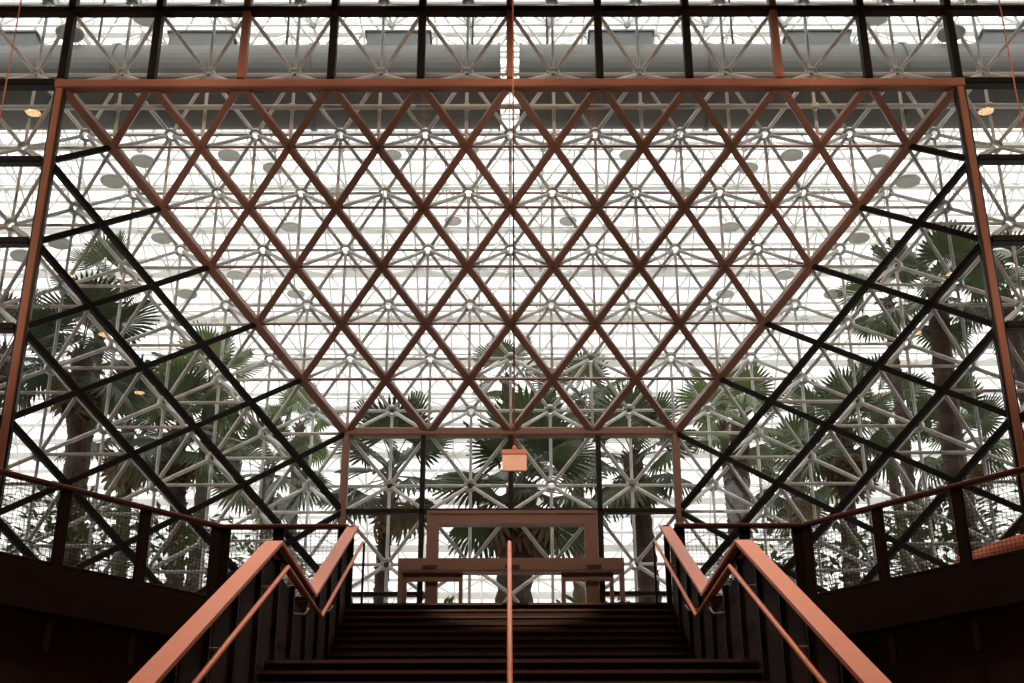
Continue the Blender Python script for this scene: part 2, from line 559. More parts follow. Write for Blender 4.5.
def frame_thing(name, label, hubs, struts, hub_scale=1.0, paint='white'):
    """hubs: (point, axis); struts: (p, q, r)"""
    t = thing(name, label, 'space frame')

    def rank(p, size):
        q = CAM_INV @ p
        return size / max(0.5, -q.z) if in_view(p) else -1 + size / 1000
    hubs = sorted(hubs, key=lambda a: -rank(a[0], 1))
    struts = sorted(struts, key=lambda a: -max(rank((a[0] + a[1]) / 2, 1), 0.5 * rank(a[0], 1), 0.5 * rank(a[1], 1)) )
    for p, ax in hubs[:100]:
        o = link('hub', HUB, t)
        o.matrix_world = M.Translation(p) @ ax.to_track_quat('Z', 'Y').to_matrix().to_4x4() @ M.Diagonal((hub_scale, hub_scale, hub_scale, 1))
    for p, q, r in struts[:100]:
        strut_obj(p, q, r, t, STRUT if paint == 'white' else STRUT_R)
    rest = MB()
    for p, q, r in struts[100:]:
        rest.tube([p, q], r, 6)
    if rest.v:
        tag(rest.build('strut_bundle', MT[paint], t, True), kind='stuff')
    rest = MB()
    for p, ax in hubs[100:]:
        rot = ax.to_track_quat('Z', 'Y').to_matrix()
        rest.add([p + rot @ (V(v) * hub_scale) for v in hb.v], hb.f)
    if rest.v:
        tag(rest.build('hub_cluster', MT['hub'] if paint == 'white' else MT[paint], t, True), kind='stuff')
    return t


G = set()
XN = 7
for i in range(-XN, XN + 1):
    for k in range(0, 3):
        G.add((2 * i, 0, 2 * k))
    if abs(i) >= 5:
        for k in range(-6, 0):
            G.add((2 * i, 0, 2 * k))
for r in range(0, 7):
    x = -(10 - r)
    while x <= 10 - r:
        G.add((x, r, -r)); x += 2
    for s in (-1, 1):
        k = -r
        while k >= -12:
            G.add((s * (10 - r), r, k)); k -= 2
for i in range(-2, 3):
    for k in range(-6, -2):
        G.add((2 * i, 6, 2 * k))
DIAG = [(a, b, c) for a in (-1, 1) for b in (-1, 1) for c in (-1, 1)]
H = set()
for g in G:
    for d in DIAG:
        p = (g[0] + d[0], g[1] + d[1], g[2] + d[2])
        if p in G or abs(p[0]) > 2 * XN or p[2] < -12 or p[2] > 4:
            continue
        if p[1] / 2 > recess(p[0] / 2, p[2] / 2) + 0.2:
            H.add(p)
def rim(p, q, both):
    a, b = Wn(p), Wn(q)
    t = (b - a).normalized() * 0.10
    return (a + t, b - t if both else b)


Wn = lambda p: W(p[0] / 2, p[1] / 2 + 0.015, p[2] / 2)


def region(p):
    x, d, hh = p[0] / 2, p[1] / 2, p[2] / 2
    if hh > -0.01 and d < 0.9:
        return 'front'
    if abs(x) >= 5 and d < 0.9 and abs(x) + d > 5.9:
        return 'outer_l' if x < 0 else 'outer_r'
    a, b, c = -hh, 5 - abs(x), 3.0
    if c <= min(a, b) + 0.01 and hh < -2.9:
        return 'door'
    if a <= b:
        return 'slope'
    return 'left' if x < 0 else 'right'


RH, RS = {}, {}
AX = {'front': V((0, -1, 0)), 'outer_l': V((0, -1, 0)), 'outer_r': V((0, -1, 0)), 'door': V((0, -1, 0)), 'slope': NS,
      'left': V((1, -1, 0)), 'right': V((-1, -1, 0))}
for p in H:
    reg = region(p)
    RH.setdefault(reg, []).append((Wn(p), AX[reg]))
    for d in DIAG:
        q = (p[0] + d[0], p[1] + d[1], p[2] + d[2])
        if q in G:
            RS.setdefault(reg, []).append((*rim(p, q, False), 0.035))
        elif q in H and q > p:
            RS.setdefault(reg, []).append((*rim(p, q, True), 0.035))
    for d in ((2, 0, 0), (0, 0, 2), (-2, 0, 0), (0, 0, -2)):
        q = (p[0] + d[0], p[1] + d[1], p[2] + d[2])
        if q in G or (q in H and q > p):
            RS.setdefault(reg, []).append((*rim(p, q, q in H), 0.029))
LAB = {'front': 'white tubular space frame behind the square panes along the top',
       'slope': 'white tubular space frame close behind the sloping brown diamond lattice',
       'left': 'white tubular space frame behind the black mullions left of the stairs',
       'right': 'white tubular space frame behind the black mullions right of the stairs',
       'door': 'white tubular space frame close behind the door wall panes',
       'outer_l': 'white tubular space frame outside the left orange column',
       'outer_r': 'white tubular space frame outside the right orange column'}
for reg in ('front', 'slope', 'left', 'right', 'door', 'outer_l', 'outer_r'):
    frame_thing('space_frame', LAB[reg], RH.get(reg, []), RS.get(reg, []))

# ------------------------------------------------------------------ garden: ground, glass vault
tag(MB().box(-30, 30, YD + 0.12, 56, GF - 0.3, GF - 0.02).add([], []).build('floor_3', MT['soil']), kind='structure')
CTRL = [(Y0 + 0.4, ZC + 0.2), (22.5, 21.8), (27, 24.3), (32, 25.4), (37, 24.9), (42, 22.6), (46.5, 18.6), (50, 13.2), (51.6, 8.5), (52, GF)]


def catmull(P, n=24):
    out = []
    for i in range(len(P) - 1):
        p0 = V((*P[max(i - 1, 0)], 0)); p1 = V((*P[i], 0)); p2 = V((*P[i + 1], 0)); p3 = V((*P[min(i + 2, len(P) - 1)], 0))
        for k in range(n):
            t = k / n
            out.append(0.5 * ((2 * p1) + (p2 - p0) * t + (2 * p0 - 5 * p1 + 4 * p2 - p3) * t * t + (3 * p1 - p0 - 3 * p2 + p3) * t ** 3))
    out.append(V((*P[-1], 0)))
    return out


curve = catmull(CTRL)
acc = [0]
for a, b in zip(curve, curve[1:]):
    acc.append(acc[-1] + (b - a).length)
NSEG = 26


def along(s):
    s = max(0, min(acc[-1], s))
    for i in range(len(acc) - 1):
        if acc[i + 1] >= s:
            t = (s - acc[i]) / max(1e-6, acc[i + 1] - acc[i])
            return curve[i].lerp(curve[i + 1], t), (curve[i + 1] - curve[i]).normalized()
    return curve[-1], (curve[-1] - curve[-2]).normalized()


step = acc[-1] / NSEG
MX = 2.0
NXR = 11
outer, inner = {}, {}
for j in range(NSEG + 1):
    c, t = along(j * step)
    for i in range(-NXR, NXR + 1):
        outer[(i, j)] = V((i * MX, c.x, c.y))
for j in range(NSEG):
    c, t = along((j + 0.5) * step)
    nin = V((0, t.y, -t.x))          # inward (downwards) normal of the arc
    for i in range(-NXR, NXR):
        inner[(i, j)] = V(((i + 0.5) * MX, c.x, c.y)) + nin * 1.0
rs, rh = [], []
for (i, j), p in inner.items():
    rh.append((p, V((0, -0.7, -0.7))))
    for a in (0, 1):
        for b in (0, 1):
            rs.append((p, outer[(i + a, j + b)], 0.036))
    for q in ((i + 1, j), (i, j + 1)):
        if q in inner:
            rs.append((p, inner[q], 0.038))
for (i, j), p in outer.items():
    if (i, j + 1) in outer:
        rs.append((p, outer[(i, j + 1)], 0.034))
frame_thing('roof_frame', 'white vaulted roof space frame arching over the palm garden', rh, rs, 0.8, 'roofsteel')
roof = struct('ceiling_garden', 'fritted glass vault roof with white purlins over the palm garden', 'glass roof')
g = MB()
for j in range(NSEG):
    c0, _ = along(j * step); c1, _ = along((j + 1) * step)
    g.add([(-NXR * MX, c0.x, c0.y + 0.12), (NXR * MX, c0.x, c0.y + 0.12), (NXR * MX, c1.x, c1.y + 0.12), (-NXR * MX, c1.x, c1.y + 0.12)], [(0, 1, 2, 3)])
g.build('glass_pane', MT['roofglass'], roof)
for j in range(NSEG * 3 + 1):
    c, t = along(j * step / 3)
    nrm = V((0, -t.y, t.x))
    big = j % 3 == 0
    MB().bar(V((-NXR * MX, c.x, c.y)), V((NXR * MX, c.x, c.y)), 0.28 if big else 0.13, 0.10, nrm).build('purlin', MT['purlin'], roof)

# ------------------------------------------------------------------ air ducts
DY, DZ, DR = 23.0, at(512, 87, 23.0).z, 0.83
for s, side in ((-1, 'left'), (1, 'right')):
    dt = thing('air_duct', 'big round grey air duct behind the top panes, %s half' % side, 'duct', (0, 0, 0), group='round air ducts')
    m = MB()
    x0, x1 = s * 0.19, s * 15.0
    m.lathe([(DR - 0.05, x0), (DR, x0), (DR, x1), (DR - 0.05, x1)] if s > 0 else
            [(DR - 0.05, x1), (DR, x1), (DR, x0), (DR - 0.05, x0)], 40, 'X', (0, DY, DZ))
    m.lathe([(0.001, x0 + s * 0.02), (DR - 0.02, x0 + s * 0.02)], 40, 'X', (0, DY, DZ))
    m.lathe([(0.001, x1 - s * 0.02), (DR - 0.02, x1 - s * 0.02)], 40, 'X', (0, DY, DZ))
    m.build('duct_shell', MT['duct'], dt, False)
    for x in (3.9, 7.75, 11.6):
        MB().lathe([(DR - 0.01, s * x - 0.04), (DR + 0.035, s * x - 0.04), (DR + 0.035, s * x + 0.04), (DR - 0.01, s * x + 0.04)], 40, 'X', (0, DY, DZ)).build('joint_band', MT['duct'], dt)
    MB().lathe([(DR - 0.01, x0), (DR + 0.03, x0), (DR + 0.03, x0 + s * 0.05), (DR - 0.01, x0 + s * 0.05)], 40, 'X', (0, DY, DZ)).build('end_flange', MT['duct'], dt)
    for x in (2.22, 6.15, 10.05):
        b = MB()
        b.box(s * x - 0.62, s * x + 0.62, DY - 0.42, DY + 0.42, DZ + 0.6, DZ + 1.06)
        b.box(s * x - 0.66, s * x + 0.66, DY - 0.46, DY + 0.46, DZ + 1.02, DZ + 1.06)
        b.build('outlet_box', MT['ductbox'], dt)
    for x in (0.75, 4.5, 8.3):
        MB().box(s * x - 0.02, s * x + 0.02, DY - 0.02, DY + 0.02, DZ + DR - 0.02, 22.2).build('hanger', MT['sensor'], dt)

pp = thing('service_pipe', 'long pale horizontal pipe behind the glass just under the head rail', 'pipe', W(0, 0.5, 0.04))
MB().tube([(-10.4, 0, 0), (10.4, 0, 0)], 0.045, 12).build('pipe_run', MT['hub'], pp, True)
for i in range(-7, 7, 2):
    MB().lathe([(0.04, -0.05), (0.065, -0.05), (0.065, 0.05), (0.04, 0.05)], 16, 'X', ((i + 0.5) * B, 0, 0)).build('pipe_clamp', MT['hub'], pp)

# ------------------------------------------------------------------ dish lamps hung under the vault
LAMPS = [(70, 33, 22.5), (145, 17, 23.6), (143, 161, 27.5), (113, 181, 26.5), (229, 155, 29.5), (273, 168, 32), (337, 192, 35),
         (392, 155, 33), (291, 227, 35), (453, 221, 38), (60, 243, 28), (23, 256, 27), (162, 238, 31), (236, 275, 36), (187, 294, 33), (296, 294, 38)]
# the right half mirrors the left about the middle of the hall
LAMPS += [(1021 - x, y, d) for x, y, d in LAMPS]
dish = MB()
dish.lathe([(0.0, 0.0), (0.20, -0.01), (0.27, -0.03), (0.285, 0.0), (0.27, 0.03), (0.16, 0.12), (0.06, 0.17), (0.0, 0.18)], 28)
DISH = dish.mesh('dish', MT['dish'], True)
STEM = MB().tube([(0, 0, 0.16), (0, 0, 1.0)], 0.015, 8).mesh('stem', MT['dish'])


def roof_z(y):
    best = min(curve, key=lambda c: abs(c.x - y) + (0 if c.y > 12 else 99))
    return best.y


ROWS = [(0, 'in the top row beside the duct'), (140, 'in the row just under the duct'), (166, 'in the second row under the duct'),
        (215, 'in the third row under the duct'), (262, 'in the lowest row')]
ORD = ['leftmost', 'second from the left', 'third from the left', 'fourth from the left', 'fifth from the left', 'sixth from the left', 'seventh from the left',
       'eighth from the left', 'ninth from the left', 'rightmost']


def row_of(py):
    return max(k for k, (y, _) in enumerate(ROWS) if py >= y)


for n, (px, py, d) in enumerate(LAMPS):
    mates = sorted(q[0] for q in LAMPS if row_of(q[1]) == row_of(py))
    place = 'rightmost' if px == mates[-1] else ORD[mates.index(px)]
    p = at(px, py, d)
    top = roof_z(p.y)
    if p.z > top - 0.9:
        p = at(px, py, d - 1.5)
    lab = 'grey disc lamp %s, %s' % (ROWS[row_of(py)][1], place)
    o = thing('dish_lamp', lab, 'lamp', p, 0, 'disc lamps under the glass vault')
    link('lamp_dish', DISH, o)
    st = link('lamp_stem', STEM, o)
    st.scale = (1, 1, max(0.5, top - p.z))

# ------------------------------------------------------------------ staircase
st = thing('staircase', 'wide dark stone staircase rising in two flights to the glass doors', 'stairs', (0, 0, 0))
NLOW = int(round(ZL / RUP))
RLOW = ZL / NLOW
GLOW = RLOW / 0.508


def step_part(y0, y1, z0, z1, nose_z):
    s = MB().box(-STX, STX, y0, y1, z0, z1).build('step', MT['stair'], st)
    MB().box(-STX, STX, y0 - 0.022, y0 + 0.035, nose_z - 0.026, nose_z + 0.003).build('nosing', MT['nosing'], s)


for k in range(NUP):
    z1 = ZL + (k + 1) * RUP
    y0 = D2 + (k + 1) * TREAD
    y1 = y0 + TREAD
    step_part(y0, y1 + (0.05 if k < NUP - 1 else -TREAD + 0.04), z1 - RUP, z1 - (0.002 if k == NUP - 1 else 0), z1)
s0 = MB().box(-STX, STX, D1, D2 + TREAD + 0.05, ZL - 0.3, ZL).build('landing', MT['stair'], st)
MB().box(-STX, STX, D1 - 0.022, D1 + 0.035, ZL - 0.026, ZL + 0.003).build('nosing', MT['nosing'], s0)
for k in range(NLOW - 1):
    z1 = ZL - (k + 1) * RLOW
    y1 = D1 - k * GLOW
    step_part(y1 - GLOW, y1 + 0.05, z1 - RLOW, z1, z1)
# solid underside and side stringers
u = MB()
YB = D1 - (NLOW - 1) * GLOW
side = [(YB, 0.0), (D1, ZL - 0.32), (D2, ZL - 0.32), (D3 - 0.05, ZF - 0.5), (D3 - 0.05, 0.0)]
for x0, x1 in ((-STX + 0.02, STX - 0.02),):
    n = len(side)
    u.add([(x0, y, z) for y, z in side] + [(x1, y, z) for y, z in side],
          [tuple(range(n)), tuple(range(2 * n - 1, n - 1, -1))] + [(i, n + i, n + (i + 1) % n, (i + 1) % n) for i in range(n)])
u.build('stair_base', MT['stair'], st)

# stair guards with flat cap rail, round handrail and blade balusters
RAILH = 1.073
SL = RUP / TREAD


def nose_z(y):
    if y <= D1:
        return ZL - (D1 - y) * 0.508
    if y <= D2:
        return ZL
    return ZL + (y - D2) * SL


YS = 5.2
for s, side_n in ((-1, 'left'), (1, 'right')):
    sg = thing('stair_guard', 'copper coloured flat topped stair guard on the %s side of the stairs' % side_n, 'railing', (s * 2.13 - 0.035, YS, 0))
    sg_inv = M.Translation((-s * 2.13, -YS, 0))

    def rel(p):
        return V(p) - V((s * 2.13, YS, 0))
    xi, xo = s * 2.025, s * 2.18
    pts = [(YS, nose_z(YS) + RAILH), (D1, ZL + RAILH), (D2, ZL + RAILH + 0.13), (D3, ZF + RAILH)]
    cap = MB()
    TH = 0.036
    vs_ = []
    for y, z in pts:
        for x, zz in ((xi, z), (xo, z), (xo, z - TH), (xi, z - TH)):
            vs_.append(rel((x, y, zz)))
    fs_ = []
    for k in range(3):
        for e in range(4):
            a, b_ = k * 4 + e, k * 4 + (e + 1) % 4
            fs_.append((a, b_, b_ + 4, a + 4) if s > 0 else (a + 4, b_ + 4, b_, a))
    fs_ += [(3, 2, 1, 0), (12, 13, 14, 15)] if s > 0 else [(0, 1, 2, 3), (15, 14, 13, 12)]
    cap.add(vs_, fs_)
    cap.build('cap_rail', MT['copper'], sg)
    # side plate under the cap
    pl = MB()
    PLH = 0.05
    for k in range(3):
        (ya, za), (yb, zb) = pts[k], pts[k + 1]
        x0, x1 = s * 2.06, s * 2.10
        q = [(x, y, z) for (y, z) in ((ya, za - TH), (yb, zb - TH), (yb, zb - TH - PLH), (ya, za - TH - PLH)) for x in (x0, x1)]
        pl.add([rel(p) for p in q], [(0, 2, 4, 6), (7, 5, 3, 1), (0, 1, 3, 2), (2, 3, 5, 4), (4, 5, 7, 6), (6, 7, 1, 0)])
    pl.build('under_plate', MT['darkbrown'], sg)
    hx = s * 1.965
    HH = 0.245
    hp = [(hx, y, z - HH) for y, z in pts]
    hp[-1] = (hx, D3 - 0.02, ZF + RAILH - HH)
    MB().tube([rel(p) for p in hp], 0.021, 10).build('handrail', MT['copper'], sg, True)
    y = YS + 0.3
    k = 0
    PW = 0.60
    while y + PW < D3 - 0.05:
        def ztop(q):
            return nose_z(q) + RAILH - TH - 0.05
        bx0, bx1 = s * 2.165 - 0.012 - s * 2.13, s * 2.165 + 0.012 - s * 2.13
        q = []
        ys_ = [y, y + PW] if not (y < D1 < y + PW or y < D2 < y + PW) else [y, D1 if y < D1 < y + PW else D2, y + PW]
        ring = [(yy, ztop(yy) - 0.02) for yy in ys_] + [(yy, max(0.0, nose_z(yy) - 0.60)) for yy in ys_[::-1]]
        n = len(ring)
        MB().add([(bx0, yy - YS, z) for yy, z in ring] + [(bx1, yy - YS, z) for yy, z in ring],
                 [tuple(range(n)), tuple(range(2 * n - 1, n - 1, -1))] + [(i, n + i, n + (i + 1) % n, (i + 1) % n) for i in range(n)]
                 ).build('infill_panel', MT['darkbrown'], sg)
        yp = y + PW + 0.05
        if yp < D3 - 0.1:
            MB().box(s * 2.14 - 0.03 - s * 2.13, s * 2.14 + 0.03 - s * 2.13, yp - 0.03 - YS, yp + 0.03 - YS, max(0.0, nose_z(yp) - 0.6), nose_z(yp) + RAILH - TH - 0.01).build('post', MT['black'], sg)
            if k % 2 == 0:
                zz = nose_z(yp) + RAILH - HH
                MB().tube([rel((s * 2.11, yp, zz - 0.07)), rel((s * 2.0, yp, zz - 0.075)), rel((hx, yp, zz - 0.015))], 0.010, 8).build('bracket', MT['white'], sg, True)
        y += 0.92
        k += 1
    MB().box(*sorted((s * 1.93 - s * 2.13, s * 1.96 - s * 2.13)), D3 - 0.035 - YS, D3 - 0.005 - YS, ZF, ZF + RAILH - HH).build('end_post', MT['sensor'], sg)
    MB().box(*sorted((-s * 0.05, s * 0.02)), D3 - 0.10 - YS, D3 - 0.01 - YS, ZF - 0.5, ZF + RAILH - TH).build('end_post', MT['darkbrown'], sg)

cr = thing('centre_handrail', 'thin copper coloured handrail up the middle of the stairs', 'railing', (-0.03, YS, 0))
c = MB()
c.tube([(0, 0, nose_z(YS) + RAILH - 0.02), (0, D1 - YS, ZL + RAILH - 0.02), (0, D1 - YS + 0.25, ZL + RAILH - 0.06), (0, D1 - YS + 0.27, ZL + 0.5)], 0.018, 12)
c.build('handrail', MT['copper'], cr, True)
for y in (YS + 0.6, YS + 2.6, YS + 4.6, D1 - 0.25):
    MB().tube([(0, y - YS, nose_z(y) - 0.1), (0, y - YS, nose_z(y) + RAILH - 0.04)], 0.018, 10).build('post', MT['darkbrown'], cr, True)

# ------------------------------------------------------------------ balcony guards with wire mesh
for s, side_n in ((-1, 'left'), (1, 'right')):
    bg_ = thing('balcony_guard', 'dark balcony guard with wire mesh panels on the %s of the stairs' % side_n, 'railing', (s * GX, EDGE, ZF))
    C0 = V((s * GX, EDGE, ZF))
    path = [V((s * 2.2, EDGE, ZF)), V((s * GX, EDGE, ZF)), V((s * 12.8, EDGE - (12.8 - GX), ZF))]
    railz = RAILH - 0.02
    tr = MB()
    for a, b in zip(path, path[1:]):
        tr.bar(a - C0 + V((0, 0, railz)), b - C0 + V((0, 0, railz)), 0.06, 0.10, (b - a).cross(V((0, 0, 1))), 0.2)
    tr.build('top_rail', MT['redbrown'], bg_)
    br = MB()
    for a, b in zip(path, path[1:]):
        br.bar(a - C0 + V((0, 0, 0.07)), b - C0 + V((0, 0, 0.07)), 0.05, 0.05, (b - a).cross(V((0, 0, 1))), 0.2)
    br.build('bottom_rail', MT['darkbrown'], bg_)
    posts = [path[0] + V((s * 0.06, 0, 0)), V((s * 3.14, EDGE, ZF)), V((s * (GX - 0.06), EDGE, ZF))]
    diag = V((s, -1, 0))
    dd = [0.05, 0.82, 1.62, 2.42, 3.22, 4.02, 4.82]
    posts2 = [path[1] + diag * q for q in dd]
    for lst, tdir in ((posts, V((s, 0, 0))), (posts2, diag.normalized())):
        for p in lst:
            b = MB()
            b.bar(p - C0 + V((0, 0, -0.55)), p - C0 + V((0, 0, railz - 0.03)), 0.15, 0.06, tdir.cross(V((0, 0, 1))), 0.1)
            b.bar(p - C0 + V((0, 0, -1.0)), p - C0 + V((0, 0, -0.45)), 0.09, 0.05, tdir.cross(V((0, 0, 1))), 0.1)
            b.build('post', MT['darkbrown'], bg_)
    for lst in (posts, posts2):
        for a, b in zip(lst, lst[1:]):
            m = MB()
            L = (b - a).length
            t = (b - a).normalized()
            nv = max(2, int(L / 0.052))
            nrm = t.cross(V((0, 0, 1)))
            for i in range(1, nv):
                p = a + t * (L * i / nv) - C0
                m.bar(p + V((0, 0, 0.08)), p + V((0, 0, railz - 0.04)), 0.0045, 0.0045, nrm, 0.0)
            for i in range(1, 19):
                z = 0.08 + (railz - 0.12) * i / 19
                m.bar(a - C0 + V((0, 0, z)), b - C0 + V((0, 0, z)), 0.0045, 0.0045, nrm, 0.0)
            m.build('mesh_panel', MT['darkbrown'], bg_)

# ------------------------------------------------------------------ upholstered bench behind the right guard
bn = thing('curved_bench', 'orange upholstered bench behind the right balcony guard', 'bench', (6.2, 17.0, ZF))
dirv = V((1, -1, 0)).normalized(); nb = V((-1, -1, 0)).normalized()
path = []
for k in range(13):
    a = -0.85 + 4.4 * k / 12
    bend = -0.35 * math.exp(-(k / 1.6) ** 2)
    path.append(dirv * a - nb * (bend * -1.0))
seat = MB()
prof = [(-0.02, 0.22), (0.0, 0.42), (-0.05, 0.50), (-0.14, 0.53), (-0.50, 0.53), (-0.52, 0.40), (-0.52, 0.22)]


def sweep(mb, path, prof):
    o = len(mb.v)
    for i, p in enumerate(path):
        t = (path[min(i + 1, len(path) - 1)] - path[max(i - 1, 0)]).normalized()
        n = V((t.y, -t.x, 0))
        for a, z in prof:
            mb.v.append(tuple(p + n * a + V((0, 0, z))))
    m = len(prof)
    for i in range(len(path) - 1):
        for k in range(m):
            a, b = o + i * m + k, o + i * m + (k + 1) % m
            mb.f.append((a, b, b + m, a + m))
    mb.f.append(tuple(o + k for k in range(m)))
    mb.f.append(tuple(o + (len(path) - 1) * m + k for k in range(m - 1, -1, -1)))
    return mb


sweep(seat, path, [(-a - 0.5, z) for a, z in prof]).build('seat_cushion', MT['cushion'], bn, True)
sweep(MB(), path, [(-0.40, 0.0), (-0.40, 0.23), (-0.08, 0.23), (-0.08, 0.0)]).build('plinth', MT['darkbrown'], bn)
sweep(MB(), path[2:], [(-0.46, 0.50), (-0.52, 0.86), (-0.58, 0.86), (-0.54, 0.50)]).build('backrest', MT['darkbrown'], bn)

# ------------------------------------------------------------------ hanging sign and rods
def hanging_sign(x, y, label):
    ztop = ZC
    zb = at(512, 471, 16.4).z
    zt2 = at(512, 454.5, 16.4).z
    o = thing('hanging_sign', label, 'sign', (x, y, zb), group='blank panel signs hung on rods')
    wd = 0.152
    m = MB()
    m.box(-wd, wd, -0.022, 0.022, 0, zt2 - zb)
    m.build('sign_panel', MT['sign'], o)
    hsg = MB()
    hsg.box(-wd - 0.008, wd + 0.008, -0.035, 0.035, zt2 - zb, zt2 - zb + 0.055)
    hsg.build('housing', MT['copper'], o)
    h2 = MB()
    h2.lathe([(0.03, 0), (0.032, 0.03), (0.02, 0.055), (0.012, 0.06)], 12, 'Z', (0, 0, zt2 - zb + 0.055))
    h2.build('mounting_cup', MT['copper'], o, True)
    MB().tube([(0, 0, zt2 - zb + 0.1), (0, 0, ztop - zb)], 0.011, 8).build('rod', MT['copper'], o, True)
    return o


hanging_sign(0.035, 16.4, 'small blank pink sign hanging on a thin rod above the doors')
hanging_sign(-7.15, 16.4, 'sign on the thin copper rod at the far left edge')
hanging_sign(7.15, 16.4, 'sign on the thin copper rod at the far right edge')

# ------------------------------------------------------------------ lobby downlights and added spots (above the frame)
can = MB()
can.lathe([(0.15, 0.0), (0.18, 0.0), (0.18, 0.36), (0.05, 0.40), (0.0, 0.40)], 24)
CAN = can.mesh('lamp_can', MT['darkbrown'], True)
bulb = MB(); bulb.lathe([(0.0, 0.02), (0.15, 0.02)], 24)
BULB = bulb.mesh('lamp_lens', MT['lamp'])
ROD = MB().tube([(0, 0, 0.35), (0, 0, ZC - (EYE + 15.0))], 0.012, 8).mesh('lamp_rod', MT['darkbrown'])


def downlight(x, y, power, tilt=0.0, size=1.35, k=0):
    o = thing('downlight', 'warm brown can downlight or added spot hung from the lobby ceiling above the stairs', 'lamp', (x, y, EYE + 15.0), 0, 'lobby can downlights')
    link('lamp_can', CAN, o)
    link('lamp_lens', BULB, o)
    link('lamp_rod', ROD, o)
    ld = bpy.data.lights.new('downlight_beam', 'SPOT')
    ld.energy = power
    ld.color = (1.0, 0.66, 0.43)
    ld.spot_size = size
    ld.spot_blend = 0.6
    ld.shadow_soft_size = 0.1
    lo = bpy.data.objects.new('downlight_beam', ld)
    COL.objects.link(lo)
    lo.parent = o
    lo.location = (0, 0, -0.02)
    lo.rotation_euler = (tilt, 0, 0)


for x in (-9.0, -5.2, -2.0, 2.0, 5.2, 9.0):
    downlight(x, 16.45, 1500 if abs(x) < 3 else 500)
for x in (-6.0, -2.2, 2.2, 6.0):
    downlight(x, 8.2, 1900, tilt=0.0, size=1.45)
for x in (-7.5, -2.5, 2.5, 7.5):
    downlight(x, 9.6, 1600, tilt=1.28, size=0.80)  # added wash spots, out of view, to brighten lattice and columns
downlight(0.0, 4.0, 11000, tilt=0.945, size=0.15)  # added narrow spot, out of view, to brighten the hanging sign

# ------------------------------------------------------------------ palms
def fan_leaf(rnd, seg=28, R=0.95, pet=0.95, droop=0.25, spread=2.1):
    mb = MB()
    # petiole
    mb.tube([(0, 0, 0), (pet * 0.5, 0, 0.03), (pet, 0, 0)], [0.022, 0.016, 0.012], 5)
    c = V((pet, 0, 0))
    for k in range(seg):
        a = -spread / 1.0 + 2 * spread * (k + 0.5) / seg
        da = spread / seg
        rr = R * (0.78 + 0.22 * math.cos(a * 0.6)) * rnd.uniform(0.92, 1.05)
        d = V((math.cos(a), math.sin(a), 0))
        n = V((-math.sin(a), math.cos(a), 0))
        fold = 0.02

        def P(r, off, lift):
            dz = -droop * (r / R) ** 2.2 * R * (0.7 + 0.6 * abs(a) / spread) + 0.10 * R * math.cos(a) * (r / R)
            return c + d * r + n * off + V((0, 0, dz + lift))
        rs_ = [0.04, rr * 0.66, rr * 0.84, rr]
        ws = [0.04 * da, rr * 0.66 * da * 1.02, rr * 0.84 * da * 0.66, 0.004]
        o = len(mb.v)
        for r, wv in zip(rs_, ws):
            mb.v += [tuple(P(r, -wv, -fold * r / R)), tuple(P(r, 0, fold * r / R)), tuple(P(r, wv, -fold * r / R))]
        for i in range(3):
            q = o + i * 3
            mb.f += [(q, q + 1, q + 4, q + 3), (q + 1, q + 2, q + 5, q + 4)]
    return mb


rnd = random.Random(3)
FAN = {}
for key in ('leaf', 'leaf2', 'leaf3'):
    FAN[key] = [fan_leaf(rnd, droop=d_).mesh('frond', MT[key]) for d_ in (0.12, 0.3, 0.55)]
DEAD = [fan_leaf(rnd, seg=16, R=0.7, pet=0.6, droop=0.8).mesh('dry_frond', MT['skirt'])]


